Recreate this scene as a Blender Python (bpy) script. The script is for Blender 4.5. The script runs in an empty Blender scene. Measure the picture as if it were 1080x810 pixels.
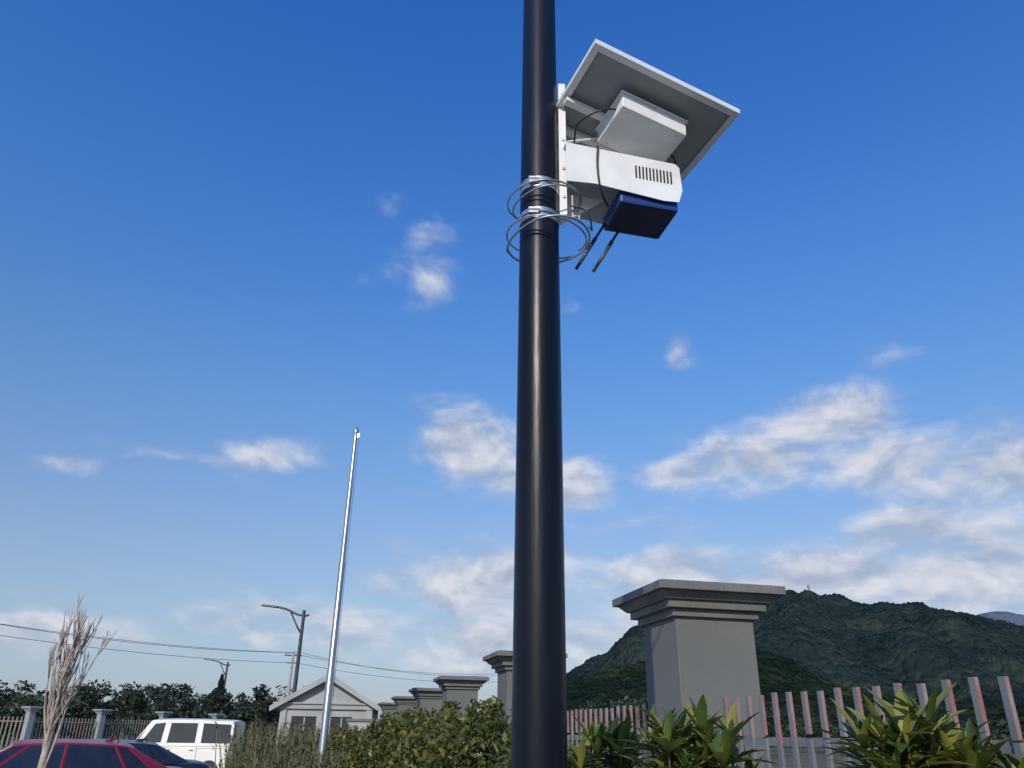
import bpy, math, random
import numpy as np
from mathutils import Vector, Matrix, noise
random.seed(7); rng=np.random.default_rng(7)
scene=bpy.context.scene
scene.view_settings.view_transform='Standard'
scene.view_settings.look='None'
scene.view_settings.exposure=0
rad=math.radians

# ---------------------------------------------------------------- camera
EYE=1.6
p=rad(24.5); r=rad(0.93)
R=Vector((1,0,0)); U=Vector((0,-math.sin(p),math.cos(p))); F=Vector((0,math.cos(p),math.sin(p)))
cx=R*math.cos(r)+U*math.sin(r); cy=-R*math.sin(r)+U*math.cos(r); cz=-F
cam_d=bpy.data.cameras.new("camera"); cam=bpy.data.objects.new("camera",cam_d)
scene.collection.objects.link(cam)
M=Matrix((cx,cy,cz)).transposed().to_4x4(); M.translation=Vector((0,0,EYE))
cam.matrix_world=M
cam_d.sensor_width=36; cam_d.lens=27.03; cam_d.clip_start=0.05; cam_d.clip_end=20000
scene.camera=cam

# ---------------------------------------------------------------- materials
def nodes_of(m):
    m.use_nodes=True
    return m.node_tree.nodes, m.node_tree.links
def mat(name,c1,c2=None,scale=6.0,rough=0.6,metal=0.0,bump=0.0,bscale=None,coat=0.0,detail=4,spec=0.5,trans=0.0,stretch=None,rvar=0.0):
    m=bpy.data.materials.new(name); N,L=nodes_of(m)
    b=N['Principled BSDF']
    b.inputs['Roughness'].default_value=rough; b.inputs['Metallic'].default_value=metal
    b.inputs['Coat Weight'].default_value=coat; b.inputs['Specular IOR Level'].default_value=spec
    if c2 is None: c2=tuple(x*0.8 for x in c1)
    tc=N.new('ShaderNodeTexCoord'); src=tc.outputs['Object']
    if stretch:
        mp=N.new('ShaderNodeMapping'); mp.inputs['Scale'].default_value=stretch
        L.new(src,mp.inputs['Vector']); src=mp.outputs['Vector']
    n=N.new('ShaderNodeTexNoise'); n.inputs['Scale'].default_value=scale; n.inputs['Detail'].default_value=detail
    L.new(src,n.inputs['Vector'])
    cr=N.new('ShaderNodeValToRGB'); cr.color_ramp.elements[0].position=0.35; cr.color_ramp.elements[1].position=0.65
    cr.color_ramp.elements[0].color=(*c1,1); cr.color_ramp.elements[1].color=(*c2,1)
    L.new(n.outputs['Fac'],cr.inputs['Fac']); L.new(cr.outputs['Color'],b.inputs['Base Color'])
    if rvar:
        mr=N.new('ShaderNodeMapRange'); mr.inputs['To Min'].default_value=rough-rvar; mr.inputs['To Max'].default_value=rough+rvar
        L.new(n.outputs['Fac'],mr.inputs['Value']); L.new(mr.outputs['Result'],b.inputs['Roughness'])
    if bump:
        n2=N.new('ShaderNodeTexNoise'); n2.inputs['Scale'].default_value=bscale or scale*4; n2.inputs['Detail'].default_value=4
        L.new(src,n2.inputs['Vector'])
        bp=N.new('ShaderNodeBump'); bp.inputs['Strength'].default_value=bump; bp.inputs['Distance'].default_value=0.02
        L.new(n2.outputs['Fac'],bp.inputs['Height']); L.new(bp.outputs['Normal'],b.inputs['Normal'])
    return m
def leafmat(name,cols,rough=0.4,trans=0.25,big=0.0):
    m=bpy.data.materials.new(name); N,L=nodes_of(m); b=N['Principled BSDF']
    b.inputs['Roughness'].default_value=rough
    g=N.new('ShaderNodeNewGeometry'); cr=N.new('ShaderNodeValToRGB')
    el=cr.color_ramp.elements
    while len(el)<len(cols): el.new(0.5)
    for i,c in enumerate(cols):
        el[i].position=i/(len(cols)-1); el[i].color=(*c,1)
    src=g.outputs['Random Per Island']
    if big:
        tc=N.new('ShaderNodeTexCoord'); n=N.new('ShaderNodeTexNoise'); n.inputs['Scale'].default_value=big; n.inputs['Detail'].default_value=2
        L.new(tc.outputs['Object'],n.inputs['Vector'])
        a=N.new('ShaderNodeMath'); a.operation='MULTIPLY_ADD'; a.inputs[1].default_value=0.5
        mr=N.new('ShaderNodeMapRange'); mr.inputs['From Min'].default_value=0.3; mr.inputs['From Max'].default_value=0.7
        mr.inputs['To Min'].default_value=0.0; mr.inputs['To Max'].default_value=0.5
        L.new(n.outputs['Fac'],mr.inputs['Value']); L.new(src,a.inputs[0]); L.new(mr.outputs['Result'],a.inputs[2]); src=a.outputs[0]
    L.new(src,cr.inputs['Fac']); L.new(cr.outputs['Color'],b.inputs['Base Color'])
    tr=N.new('ShaderNodeBsdfTranslucent'); L.new(cr.outputs['Color'],tr.inputs['Color'])
    mx=N.new('ShaderNodeMixShader'); mx.inputs['Fac'].default_value=trans
    L.new(b.outputs['BSDF'],mx.inputs[1]); L.new(tr.outputs['BSDF'],mx.inputs[2])
    L.new(mx.outputs['Shader'],N['Material Output'].inputs['Surface'])
    return m

m_pole=mat("pole_paint",(0.004,0.006,0.012),(0.009,0.012,0.021),scale=3,rough=0.36,bump=0.10,bscale=22,stretch=(1,1,0.15),rvar=0.10,spec=0.22)
m_lamp=mat("lamp_paint",(0.03,0.032,0.04),(0.045,0.047,0.055),rough=0.4)
m_steel=mat("stainless_steel",(0.46,0.47,0.48),(0.33,0.34,0.35),scale=4,rough=0.34,metal=0.8,stretch=(1,1,0.3))
m_strap=mat("strap_steel",(0.6,0.6,0.58),(0.4,0.4,0.4),scale=20,rough=0.3,metal=0.85)
m_coil=mat("coil_strap",(0.42,0.43,0.42),(0.28,0.29,0.30),scale=20,rough=0.4,metal=0.7)
m_white=mat("white_powder_coat",(0.80,0.80,0.79),(0.68,0.68,0.67),scale=5,rough=0.4,bump=0.03,detail=8)
m_whitebk=mat("panel_backsheet",(0.36,0.38,0.37),(0.30,0.32,0.315),scale=3,rough=0.5,detail=8)
m_alu=mat("aluminium_frame",(0.82,0.82,0.82),(0.74,0.74,0.74),rough=0.45,metal=0.2)
m_cell=mat("solar_cells",(0.01,0.015,0.05),(0.012,0.02,0.07),rough=0.15,coat=0.5)
m_blue=mat("blue_plastic",(0.012,0.045,0.22),(0.01,0.035,0.17),rough=0.45)
m_navy=mat("navy_plastic",(0.008,0.016,0.07),(0.006,0.012,0.05),rough=0.4)
m_black=mat("black_rubber",(0.012,0.012,0.012),(0.02,0.02,0.02),rough=0.5)
m_ant=mat("antenna_plastic",(0.05,0.06,0.08),(0.08,0.085,0.10),rough=0.4)
m_pillar=mat("pillar_stucco",(0.128,0.134,0.131),(0.150,0.156,0.150),scale=1.3,rough=0.92,bump=0.22,bscale=90,detail=9)
m_cap=mat("pillar_cap_stone",(0.110,0.114,0.108),(0.165,0.168,0.158),scale=3,rough=0.85,bump=0.3,bscale=50,detail=8)
m_fence=mat("fence_steel",(0.15,0.165,0.185),(0.20,0.215,0.235),scale=4,rough=0.45)
m_salmon=mat("fence_salmon_edge",(0.30,0.115,0.10),(0.28,0.23,0.225),scale=7,rough=0.4)  # salmon mottled with pinkish grey, on one narrow face of the slat tips
m_beige=mat("beige_fence",(0.33,0.28,0.20),(0.25,0.21,0.16),scale=3,rough=0.6)
m_wall=mat("white_wall",(0.38,0.39,0.38),(0.31,0.32,0.32),scale=1.5,rough=0.85,bump=0.1)
m_trim=mat("trim_grey",(0.30,0.32,0.33),(0.25,0.27,0.28),rough=0.7)
m_roof=mat("roof_tile",(0.13,0.14,0.155),(0.18,0.19,0.20),scale=6,rough=0.7,bump=0.3)
m_glass=mat("dark_glass",(0.012,0.014,0.017),(0.02,0.022,0.026),rough=0.06,coat=0.5,spec=0.6)
m_red=mat("red_paint",(0.24,0.009,0.014),(0.21,0.007,0.012),rough=0.36,coat=0.15,spec=0.4)
m_dark=mat("dark_paint",(0.012,0.013,0.018),(0.016,0.017,0.022),rough=0.34,coat=0.2,spec=0.4)
m_vanw=mat("white_paint",(0.82,0.80,0.73),(0.76,0.73,0.66),scale=1.5,rough=0.35,coat=0.3)
m_tyre=mat("tyre",(0.02,0.02,0.02),rough=0.8)
m_rim=mat("wheel_rim",(0.5,0.5,0.5),rough=0.35,metal=0.8)
m_lightr=mat("tail_light",(0.35,0.01,0.01),rough=0.2,coat=1)
m_lightw=mat("head_light",(0.7,0.7,0.7),rough=0.15,coat=1)
m_bark=mat("bark_pale",(0.27,0.21,0.16),(0.44,0.37,0.30),scale=12,rough=0.85,bump=0.3)
m_barkd=mat("bark_dark",(0.06,0.045,0.03),(0.10,0.075,0.05),scale=12,rough=0.9,bump=0.3)
m_leafbig=leafmat("shrub_leaf",[(0.04,0.07,0.015),(0.085,0.13,0.025),(0.17,0.20,0.035),(0.32,0.29,0.06)],rough=0.36,trans=0.28)
m_hedge=leafmat("hedge_leaf",[(0.022,0.036,0.012),(0.06,0.08,0.018),(0.14,0.15,0.03),(0.30,0.23,0.05)],rough=0.45,trans=0.25,big=1.6)
m_tree=leafmat("tree_leaf",[(0.012,0.024,0.015),(0.022,0.038,0.020),(0.038,0.058,0.027)],rough=0.6,trans=0.15,big=0.5)
m_pine=leafmat("pine_leaf",[(0.012,0.024,0.018),(0.02,0.036,0.024)],rough=0.6,trans=0.1)
m_weed=leafmat("weed_leaf",[(0.06,0.08,0.03),(0.12,0.13,0.05),(0.22,0.19,0.10)],rough=0.6,trans=0.3)
m_wire=mat("wire",(0.03,0.03,0.03),rough=0.6)
m_conc=mat("concrete",(0.36,0.35,0.33),(0.30,0.295,0.28),scale=0.6,rough=0.9,bump=0.2)
m_kerb=mat("kerb_stone",(0.36,0.35,0.33),(0.28,0.27,0.26),scale=2,rough=0.9)
m_paint=mat("road_paint",(0.75,0.75,0.72),(0.6,0.6,0.58),scale=8,rough=0.7)
m_soil=mat("ground_grass",(0.07,0.075,0.03),(0.13,0.11,0.06),scale=0.35,rough=0.95,bump=0.4,bscale=8,detail=8)

# ---------------------------------------------------------------- mesh tools
class MB:
    def __init__(s): s.v=[]; s.f=[]; s.m=[]
    def add(s,vs,fs,mi=0):
        o=len(s.v); s.v+= [tuple(x) for x in vs]
        for f in fs: s.f.append(tuple(i+o for i in f)); s.m.append(mi)
    def box(s,c,size,ax=None,mi=0,taper=1.0,btaper=1.0):
        c=Vector(c); ax=ax or (Vector((1,0,0)),Vector((0,1,0)),Vector((0,0,1)))
        hx,hy,hz=[q/2 for q in size]; vs=[]
        for z in (-1,1):
            t=btaper if z<0 else taper
            for x,y in ((-1,-1),(1,-1),(1,1),(-1,1)):
                vs.append(c+ax[0]*hx*x*t+ax[1]*hy*y*t+ax[2]*hz*z)
        mis=mi if isinstance(mi,(list,tuple)) else [mi]*6
        fs=[(0,3,2,1),(4,5,6,7),(0,1,5,4),(1,2,6,5),(2,3,7,6),(3,0,4,7)]  # bottom top -y +x +y -x
        o=len(s.v); s.v+=[tuple(x) for x in vs]
        for f,q in zip(fs,mis): s.f.append(tuple(i+o for i in f)); s.m.append(q)
    def tube(s,pts,rs,n=8,mi=0,cap=True):
        pts=[Vector(q) for q in pts]
        if not isinstance(rs,(list,tuple)): rs=[rs]*len(pts)
        o=len(s.v); up=None
        for i,q in enumerate(pts):
            t=(pts[min(i+1,len(pts)-1)]-pts[max(i-1,0)]).normalized()
            if up is None:
                up=Vector((0,0,1)) if abs(t.z)<0.9 else Vector((1,0,0))
            a=(up-t*up.dot(t)); 
            if a.length<1e-4: a=t.orthogonal()
            a.normalize(); up=a; b=t.cross(a)
            for k in range(n):
                an=2*math.pi*k/n
                s.v.append(tuple(q+(a*math.cos(an)+b*math.sin(an))*rs[i]))
        for i in range(len(pts)-1):
            for k in range(n):
                k2=(k+1)%n
                s.f.append((o+i*n+k,o+i*n+k2,o+(i+1)*n+k2,o+(i+1)*n+k)); s.m.append(mi)
        if cap:
            s.f.append(tuple(o+k for k in reversed(range(n)))); s.m.append(mi)
            e=o+(len(pts)-1)*n
            s.f.append(tuple(e+k for k in range(n))); s.m.append(mi)
    def obj(s,name,mats,parent=None,smooth=False,bevel=0,auto=False):
        me=bpy.data.meshes.new(name); me.from_pydata(s.v,[],s.f)
        for q in (mats if isinstance(mats,(list,tuple)) else [mats]): me.materials.append(q)
        me.polygons.foreach_set('material_index',s.m)
        if smooth: me.polygons.foreach_set('use_smooth',[True]*len(s.f))
        me.update()
        o=bpy.data.objects.new(name,me); scene.collection.objects.link(o)
        if parent: o.parent=parent
        if bevel:
            b=o.modifiers.new('bevel','BEVEL'); b.width=bevel; b.segments=2; b.limit_method='ANGLE'
        if auto:
            try:
                me.polygons.foreach_set('use_smooth',[True]*len(s.f))
                me.set_sharp_from_angle(angle=rad(35))
            except Exception: pass
        return o
def empty(name,loc=(0,0,0),rz=0):
    e=bpy.data.objects.new(name,None); scene.collection.objects.link(e)
    e.location=loc; e.rotation_euler=(0,0,rz); e.empty_display_size=0.2
    return e
def npmesh(name,V,Fq,mats,parent=None,mi=None,smooth=False):
    me=bpy.data.meshes.new(name)
    V=np.asarray(V,dtype=np.float32); Fq=np.asarray(Fq,dtype=np.int32)
    me.vertices.add(len(V)); me.vertices.foreach_set('co',V.ravel())
    k=Fq.shape[1]
    me.loops.add(Fq.size); me.loops.foreach_set('vertex_index',Fq.ravel())
    me.polygons.add(len(Fq)); me.polygons.foreach_set('loop_start',np.arange(0,Fq.size,k,dtype=np.int32))
    me.polygons.foreach_set('loop_total',np.full(len(Fq),k,dtype=np.int32))
    for q in (mats if isinstance(mats,(list,tuple)) else [mats]): me.materials.append(q)
    if mi is not None: me.polygons.foreach_set('material_index',mi)
    if smooth: me.polygons.foreach_set('use_smooth',[True]*len(Fq))
    me.update(); me.validate()
    o=bpy.data.objects.new(name,me); scene.collection.objects.link(o)
    if parent: o.parent=parent
    return o
def leaf_quads(C,size,upbias=0.3,aspect=0.5):
    n=len(C); D=rng.normal(size=(n,3)); D[:,2]+=upbias; D/=np.linalg.norm(D,axis=1)[:,None]
    W=rng.normal(size=(n,3)); W-= (W*D).sum(1)[:,None]*D; W/=np.linalg.norm(W,axis=1)[:,None]
    s=(size*rng.uniform(0.6,1.35,n))[:,None]
    Nn=np.cross(D,W)*s*0.12
    V=np.stack([C-D*s*.5, C+W*s*aspect*.5+Nn, C+D*s*.5, C-W*s*aspect*.5+Nn],1).reshape(-1,3)
    Fq=np.arange(4*n).reshape(-1,4)
    return V,Fq

# ---------------------------------------------------------------- ground
def sheet(name,pts,z,m):
    b=MB(); b.add([(x,y,z) for x,y in pts],[tuple(range(len(pts)))]); return b.obj(name,m)
sheet("ground",[(-7000,-7000),(7000,-7000),(7000,7000),(-7000,7000)],0.0,m_soil)
fd=Vector((-0.2213,0.9752,0)); fn=Vector((-0.9752,-0.2213,0))   # fence direction / normal to yard side
P1=Vector((1.315,5.58,0))
def fp(s,o): q=P1+fd*s+fn*o; return (q.x,q.y)
sheet("parking_yard",[fp(-30,1.35),fp(-30,26),fp(34,26),fp(34,5.6),fp(6,5.6),fp(6,1.35)][::-1],0.004,m_conc)
b=MB()
def kerbseg(s0,o0,s1,o1):
    q0=Vector((*fp(s0,o0),0)); q1=Vector((*fp(s1,o1),0)); mid=(q0+q1)/2; d=(q1-q0).normalized()
    b.box((mid.x,mid.y,0.06),((q1-q0).length,0.14,0.12),ax=(d,Vector((-d.y,d.x,0)),Vector((0,0,1))))
kerbseg(-30,1.25,5.9,1.25); kerbseg(5.97,1.35,5.97,5.45); kerbseg(6.1,5.52,34,5.52)
b.obj("kerb",m_kerb,bevel=0.01)
b=MB()
for i in range(7):
    c=Vector((-9.5,11.5,0.008))+Vector((-0.57,0.82,0))*(i*2.6-3)
    h=Vector((-.82,-.57,0)); s_=Vector((-.57,.82,0))
    b.add([c+h*2.6+s_*.06,c-h*2.6+s_*.06,c-h*2.6-s_*.06,c+h*2.6-s_*.06],[(0,1,2,3)])
b.obj("parking_lines",m_paint)

# ---------------------------------------------------------------- main light pole
PX,PY=0.117,3.0
lp=empty("light_pole",(PX,PY,0))
b=MB()
zs=[0.03,0.5,1.0,1.5,2.5,3.5,4.5,5.3,6.5,7.6]
b.tube([(0,0,z) for z in zs],[0.1045-0.0033*z for z in zs],n=64)
o=b.obj("shaft",m_pole,lp,smooth=True)
b=MB(); b.box((0,0,0.015),(0.36,0.36,0.03)); 
for sx in (-1,1):
    for sy in (-1,1):
        b.tube([(sx*.14,sy*.14,.03),(sx*.14,sy*.14,.09)],.012,n=8)
b.obj("base_plate",m_pole,lp)

def bez(pts,n=16):
    P=[Vector(q) for q in pts]; P=[P[0]*2-P[1]]+P+[P[-1]*2-P[-2]]; out=[]
    for i in range(1,len(P)-2):
        for k in range(n):
            t=k/n
            out.append(0.5*((2*P[i])+(-P[i-1]+P[i+1])*t+(2*P[i-1]-5*P[i]+4*P[i+1]-P[i+2])*t*t+(-P[i-1]+3*P[i]-3*P[i+1]+P[i+2])*t**3))
    out.append(P[-2]); return out
b=MB(); b.tube([(0,0,7.55),(-.3,0,7.75),(-1.0,0,7.95),(-1.6,0,8.0)],[.05,.045,.04,.035],n=12)
b.box((-1.9,0,8.0),(.7,.24,.08)); b.obj("lamp_arm",m_pole,lp,auto=True)

eq=empty("solar_powered_speaker_box",(0,0,0))
b=MB()
def ringband(cz,rr,h=0.014,th=0.002,n=48):
    o=len(b.v)
    for k in range(n):
        a=2*math.pi*k/n; c,s=math.cos(a),math.sin(a)
        for rr2,zz in ((rr,cz-h),(rr+th,cz-h),(rr+th,cz+h),(rr,cz+h)):
            b.v.append((PX+rr2*c,PY+rr2*s,zz))
    for k in range(n):
        k2=(k+1)%n
        for j in range(4):
            j2=(j+1)%4
            b.f.append((o+k*4+j,o+k2*4+j,o+k2*4+j2,o+k*4+j2)); b.m.append(0)
for cz_ in (4.000,3.967,3.822,3.79): ringband(cz_,0.0925,h=0.012)
for cz_ in (3.983,3.805):
    b.box((PX-.03,PY-.098,cz_),(.045,.022,.03)); b.tube([(PX-.055,PY-.106,cz_),(PX+.0,PY-.106,cz_)],.007,n=8)
b.obj("strap",m_strap,eq,auto=True)
b=MB()
def loop(c,rr,tilt,ph,turn=1.0,zr=0.02,th=.0045):
    pts=[]; n=56
    for k in range(int(n*turn)+1):
        a=ph+2*math.pi*k/n
        rrk=rr*(1+0.05*math.sin(2*a+ph)+0.03*math.sin(3*a))
        pts.append(Vector((c[0]+rrk*math.cos(a),c[1]+rrk*math.sin(a),c[2]+tilt[0]*math.cos(a)+tilt[1]*math.sin(a)+zr*k/n)))
    b.tube(pts,th,n=6)
loop((PX+.025,PY+.01,3.925),0.170,(0.01,0.0),1.0)
loop((PX+.035,PY,3.91),0.155,(0.02,0.01),2.5)
loop((PX+.035,PY+.02,3.73),0.183,(-0.01,0.01),0.6)
loop((PX+.045,PY+.02,3.705),0.190,(0.015,-0.01),2.9,th=.0055)
b.obj("strap_tail",m_coil,eq,smooth=True)

b=MB()
b.box((.232,2.985,4.255),(.034,.006,.84)); b.box((.2165,3.01,4.255),(.005,.05,.84))
for zz in (4.6,4.5,4.3,4.12,3.95): b.tube([(.236,2.981,zz),(.236,2.975,zz)],.007,n=8,mi=1)
b.obj("bracket",[m_white,m_strap],eq)

# panel
ex=Vector((math.cos(rad(23)),math.sin(rad(23)),-0.135)).normalized()
ey=Vector((-math.sin(rad(10)),math.cos(rad(10)),-0.15)); ey=(ey-ex*ey.dot(ex)).normalized()
ez=ex.cross(ey)
PC=Vector((.612,3.08,4.482)); PL,PW=.83,.66
AX=(ex,ey,ez)
def pp(x,y,z): return PC+ex*x+ey*y+ez*z
b=MB()
t=.035
b.box(pp(0,0,.008),(PL-.01,PW-.01,.006),AX,mi=[1,2,1,1,1,1])
fw=.006
b.box(pp(0,-PW/2+fw/2,0),(PL,fw,t),AX); b.box(pp(0,PW/2-fw/2,0),(PL,fw,t),AX)
b.box(pp(-PL/2+fw/2,0,0),(fw,PW-2*fw,t-.001),AX); b.box(pp(PL/2-fw/2,0,0),(fw,PW-2*fw,t-.001),AX)
fl=.028; z0=-t/2+.0015
b.box(pp(0,-PW/2+fl/2+fw,z0),(PL-2*fw,fl,.002),AX,mi=0); b.box(pp(0,PW/2-fl/2-fw,z0),(PL-2*fw,fl,.002),AX,mi=0)
b.box(pp(-PL/2+fl/2+fw,0,z0),(fl,PW-2*(fl+fw),.002),AX,mi=0); b.box(pp(PL/2-fl/2-fw,0,z0),(fl,PW-2*(fl+fw),.002),AX,mi=0)
b.obj("solar_panel",[m_alu,m_whitebk,m_cell,m_whitebk],eq)
b=MB()
b.box(pp(-.10,-.0,-.035),(.60,.035,.03),AX); b.box(pp(-.10,.16,-.035),(.60,.035,.03),AX)
b.tube([(.24,3.0,4.3),(.5,3.12,4.45)],.008,n=8)
b.obj("mounting_arm",m_white,eq,bevel=.002)
b=MB(); b.box(pp(.01,-.055,-.102),(.37,.25,.10),AX); b.box(pp(.01,-.055,-.046),(.39,.27,.012),AX); o=b.obj("battery_box",m_white,eq,bevel=.006)
b=MB()
for x in (-.14,.14):
    for y in (-.15,.05): b.tube([pp(x+.01,y,-.151),pp(x+.01,y,-.156)],.006,n=8)
b.obj("box_screw",m_strap,eq)
a=rad(13); hx=Vector((math.cos(a),math.sin(a),-0.01)).normalized(); hy=Vector((-math.sin(a),math.cos(a),0)); hz=hx.cross(hy)
H0=Vector((.245,2.935,4.245))
def hp(x,y,z): return H0+hx*x+hy*y+hz*z
b=MB()
prof=[(0,0),(.575,-.01),(.595,-.03),(.603,-.17),(.580,-.245),(.50,-.252),(.15,-.222),(0,-.235)]
def plate(y,th):
    n=len(prof); vs=[hp(x,y,z) for x,z in prof]+[hp(x,y+th,z) for x,z in prof]
    fs=[tuple(range(n)),tuple(reversed(range(n,2*n)))]+[(i,i+n,(i+1)%n+n,(i+1)%n) for i in range(n)]
    b.add(vs,fs)
plate(0,.004); plate(.28,.004)
b.add([hp(0,.004,0),hp(.575,.004,-.01),hp(.575,.28,-.01),hp(0,.28,0),hp(0,.004,-.004),hp(.575,.004,-.014),hp(.575,.28,-.014),hp(0,.28,-.004)],[(0,1,2,3),(7,6,5,4)])
b.box(hp(.597,.142,-.095),(.004,.272,.14),(hx,hy,hz))
b.add([hp(.005,.14,-.20),hp(.24,.14,-.20),hp(.005,.14,-.40),hp(.005,.145,-.20),hp(.24,.145,-.20),hp(.005,.145,-.40)],[(0,2,1),(3,4,5),(0,1,4,3),(1,2,5,4),(2,0,3,5)])
b.obj("housing",m_white,eq)
b=MB()
for i in range(11):
    b.box(hp(.36+i*.0185,-.0025,-.105),(.0075,.003,.075),(hx,hy,hz))
b.obj("vent_slot",m_black,eq)
b=MB(); b.box(hp(.432,.145,-.245),(.305,.25,.085),(hx,hy,hz),mi=[1,0,0,0,0,0]); b.obj("speaker_box",[m_blue,m_navy],eq,bevel=.012)
b=MB()
for x0 in (.28,.37):
    p0=hp(x0,.24,-.26); d=Vector((-.50,.10,-.86)).normalized()
    b.tube([p0,p0+d*.10,p0+d*.101,p0+d*.30],[.007,.007,.011,.0085],n=10)
b.obj("antenna",m_ant,eq,smooth=True)
b=MB()
b.tube(bez([pp(-.16,-.12,-.10),pp(-.25,-.10,-.14),pp(-.32,-.0,-.17),(.29,3.0,4.29),(.27,3.02,4.24)]),.005,n=6)
b.tube(bez([pp(.19,-.02,-.10),pp(.25,.0,-.12),pp(.25,.04,-.18),pp(.19,.06,-.21),hp(.5,.06,.0)]),.005,n=6)
b.tube(bez([hp(.17,.02,.01),hp(.16,-.012,0),hp(.155,-.012,-.1),hp(.16,-.012,-.2),hp(.19,.02,-.27),hp(.24,.08,-.28)]),.0055,n=6)
b.tube(bez([hp(.06,.1,-.30),hp(.12,.05,-.36),hp(.16,.1,-.42),hp(.18,.2,-.33)]),.004,n=6)
b.obj("cable",m_black,eq,smooth=True)

# ---------------------------------------------------------------- fence with pillars
Zv=Vector((0,0,1)); FA=(fd,fn,Zv)
def pillar(name,pos,ax,mats,w=.56,h=2.53):
    e=empty(name,(pos[0],pos[1],0))
    b=MB(); b.box((0,0,(h-.20)/2),(w,w,h-.20),ax); b.obj("shaft",mats[0],e,bevel=.006)
    b=MB(); b.box((0,0,h-.180),(w+.06,w+.06,.05),ax); b.box((0,0,h-.130),(w+.14,w+.14,.05),ax)
    b.box((0,0,h-.080),(w+.28,w+.28,.050),ax,btaper=.88)
    b.box((0,0,h-.027),(w+.34,w+.34,.054),ax); b.box((0,0,h+.006),(w+.32,w+.32,.012),ax,taper=.9)
    b.obj("cap",mats[1],e,bevel=.004)
    b=MB(); b.box((0,0,.15),(w+.08,w+.08,.30),ax); b.obj("plinth",mats[1],e,bevel=.01)
    return e
pillar_s=[0,5.0,9.82,14.1,18.8,24.2]
for s in [-5.0]+pillar_s:
    q=P1+fd*s; pillar("fence_pillar",(q.x,q.y),FA,[m_pillar,m_cap])
ps=[-5.0]+pillar_s
for a_,b_ in zip(ps[:-1],ps[1:]):
    s0,s1=a_+.30,b_-.30
    e=empty("fence_panel",tuple(P1+fd*(s0+s1)/2)); L=s1-s0
    b=MB(); b.box((0,0,.16),(L,.24,.32),FA); b.obj("base_wall",m_pillar,e)
    b=MB()
    for zz in (.42,1.585): b.box((0,0,zz),(L,.036,.045),FA,mi=0)
    b.box((0,0,1.28),(L,.03,.03),FA,mi=0)
    n=int(L/.146)
    for i in range(n):
        x=-L/2+(i+.5)*L/n; c=fd*x+fn*.029
        hh=random.uniform(-.008,.006); q=random.uniform(-.03,.03)
        b.box((c.x,c.y,.985),(.032,.018,1.23),FA)
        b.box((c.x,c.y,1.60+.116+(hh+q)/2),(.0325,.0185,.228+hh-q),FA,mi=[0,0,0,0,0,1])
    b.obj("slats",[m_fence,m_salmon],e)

pts=[Vector((-26.5,31.0,0)),Vector((-23.2,33.6,0)),Vector((-20.4,36,0)),Vector((-18.9,39.2,0)),Vector((-17.4,42.6,0)),Vector((-15.9,46,0))]
for q in pts:
    d=(pts[3]-pts[2]).normalized(); pillar("boundary_pillar",(q.x,q.y),(d,Vector((-d.y,d.x,0)),Zv),[m_trim,m_trim],w=.28,h=2.38)
for a_,b_ in zip(pts[:-1],pts[1:]):
    d=(b_-a_); L=d.length-.44; d.normalize(); nn=Vector((-d.y,d.x,0)); e=empty("boundary_fence",tuple((a_+b_)/2))
    b=MB(); b.box((0,0,.2),(L,.2,.4),(d,nn,Zv)); 
    for zz in (.55,1.8): b.box((0,0,zz),(L,.04,.05),(d,nn,Zv))
    n=int(L/.16)
    for i in range(n):
        c=d*(-L/2+(i+.5)*L/n); b.box((c.x,c.y,1.2),(.05,.03,1.55),(d,nn,Zv))
    b.obj("rails",m_beige,e)

# ---------------------------------------------------------------- gatehouse
g=empty("gatehouse",(-8.3,40,0),rad(6))
W=4.0; D=5.5; HE=2.75; HR=3.95
b=MB()
def wallrect(x0,x1,z0,z1,y=-D/2,th=.2,mi=0): b.box(((x0+x1)/2,y+th/2,(z0+z1)/2),(x1-x0,th,z1-z0),mi=mi)
wallrect(-W/2,-1.5,0,HE); wallrect(-1.5,-.4,0,.95); wallrect(-1.5,-.4,2.2,HE); wallrect(-.4,.2,0,HE)
wallrect(.2,1.15,2.2,HE); wallrect(1.15,W/2,0,HE)
b.box((-W/2+.1,0.1,HE/2),(.2,D-.2,HE)); b.box((W/2-.1,.1,HE/2),(.2,D-.2,HE)); b.box((0,D/2+.1,HE/2),(W,.2,HE))
b.add([(-W/2,-D/2+.01,HE),(W/2,-D/2+.01,HE),(0,-D/2+.01,HR-.08),(-W/2,-D/2+.2,HE),(W/2,-D/2+.2,HE),(0,-D/2+.2,HR-.08)],[(0,1,2),(3,5,4)])
b.add([(-W/2,D/2+.15,HE),(W/2,D/2+.15,HE),(0,D/2+.15,HR-.08)],[(0,2,1)])
b.obj("walls",m_wall,g)
b=MB(); b.box((-.95,-D/2+.12,1.575),(1.1,.03,1.25)); b.box((.675,-D/2+.12,1.1),(.95,.03,2.2)); b.obj("window",m_glass,g)
b=MB(); 
for x in (-1.5,-.95,-.4): b.box((x,-D/2+.09,1.575),(.06,.05,1.25))
for z in (.95,2.2): b.box((-.95,-D/2+.085,z),(1.2,.05,.06))
for x in (.2,.675,1.15): b.box((x,-D/2+.09,1.1),(.06,.05,2.2))
b.box((-.95,-D/2-.04,.9),(1.3,.12,.06))
b.obj("window_frame",m_trim,g)
b=MB()
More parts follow.
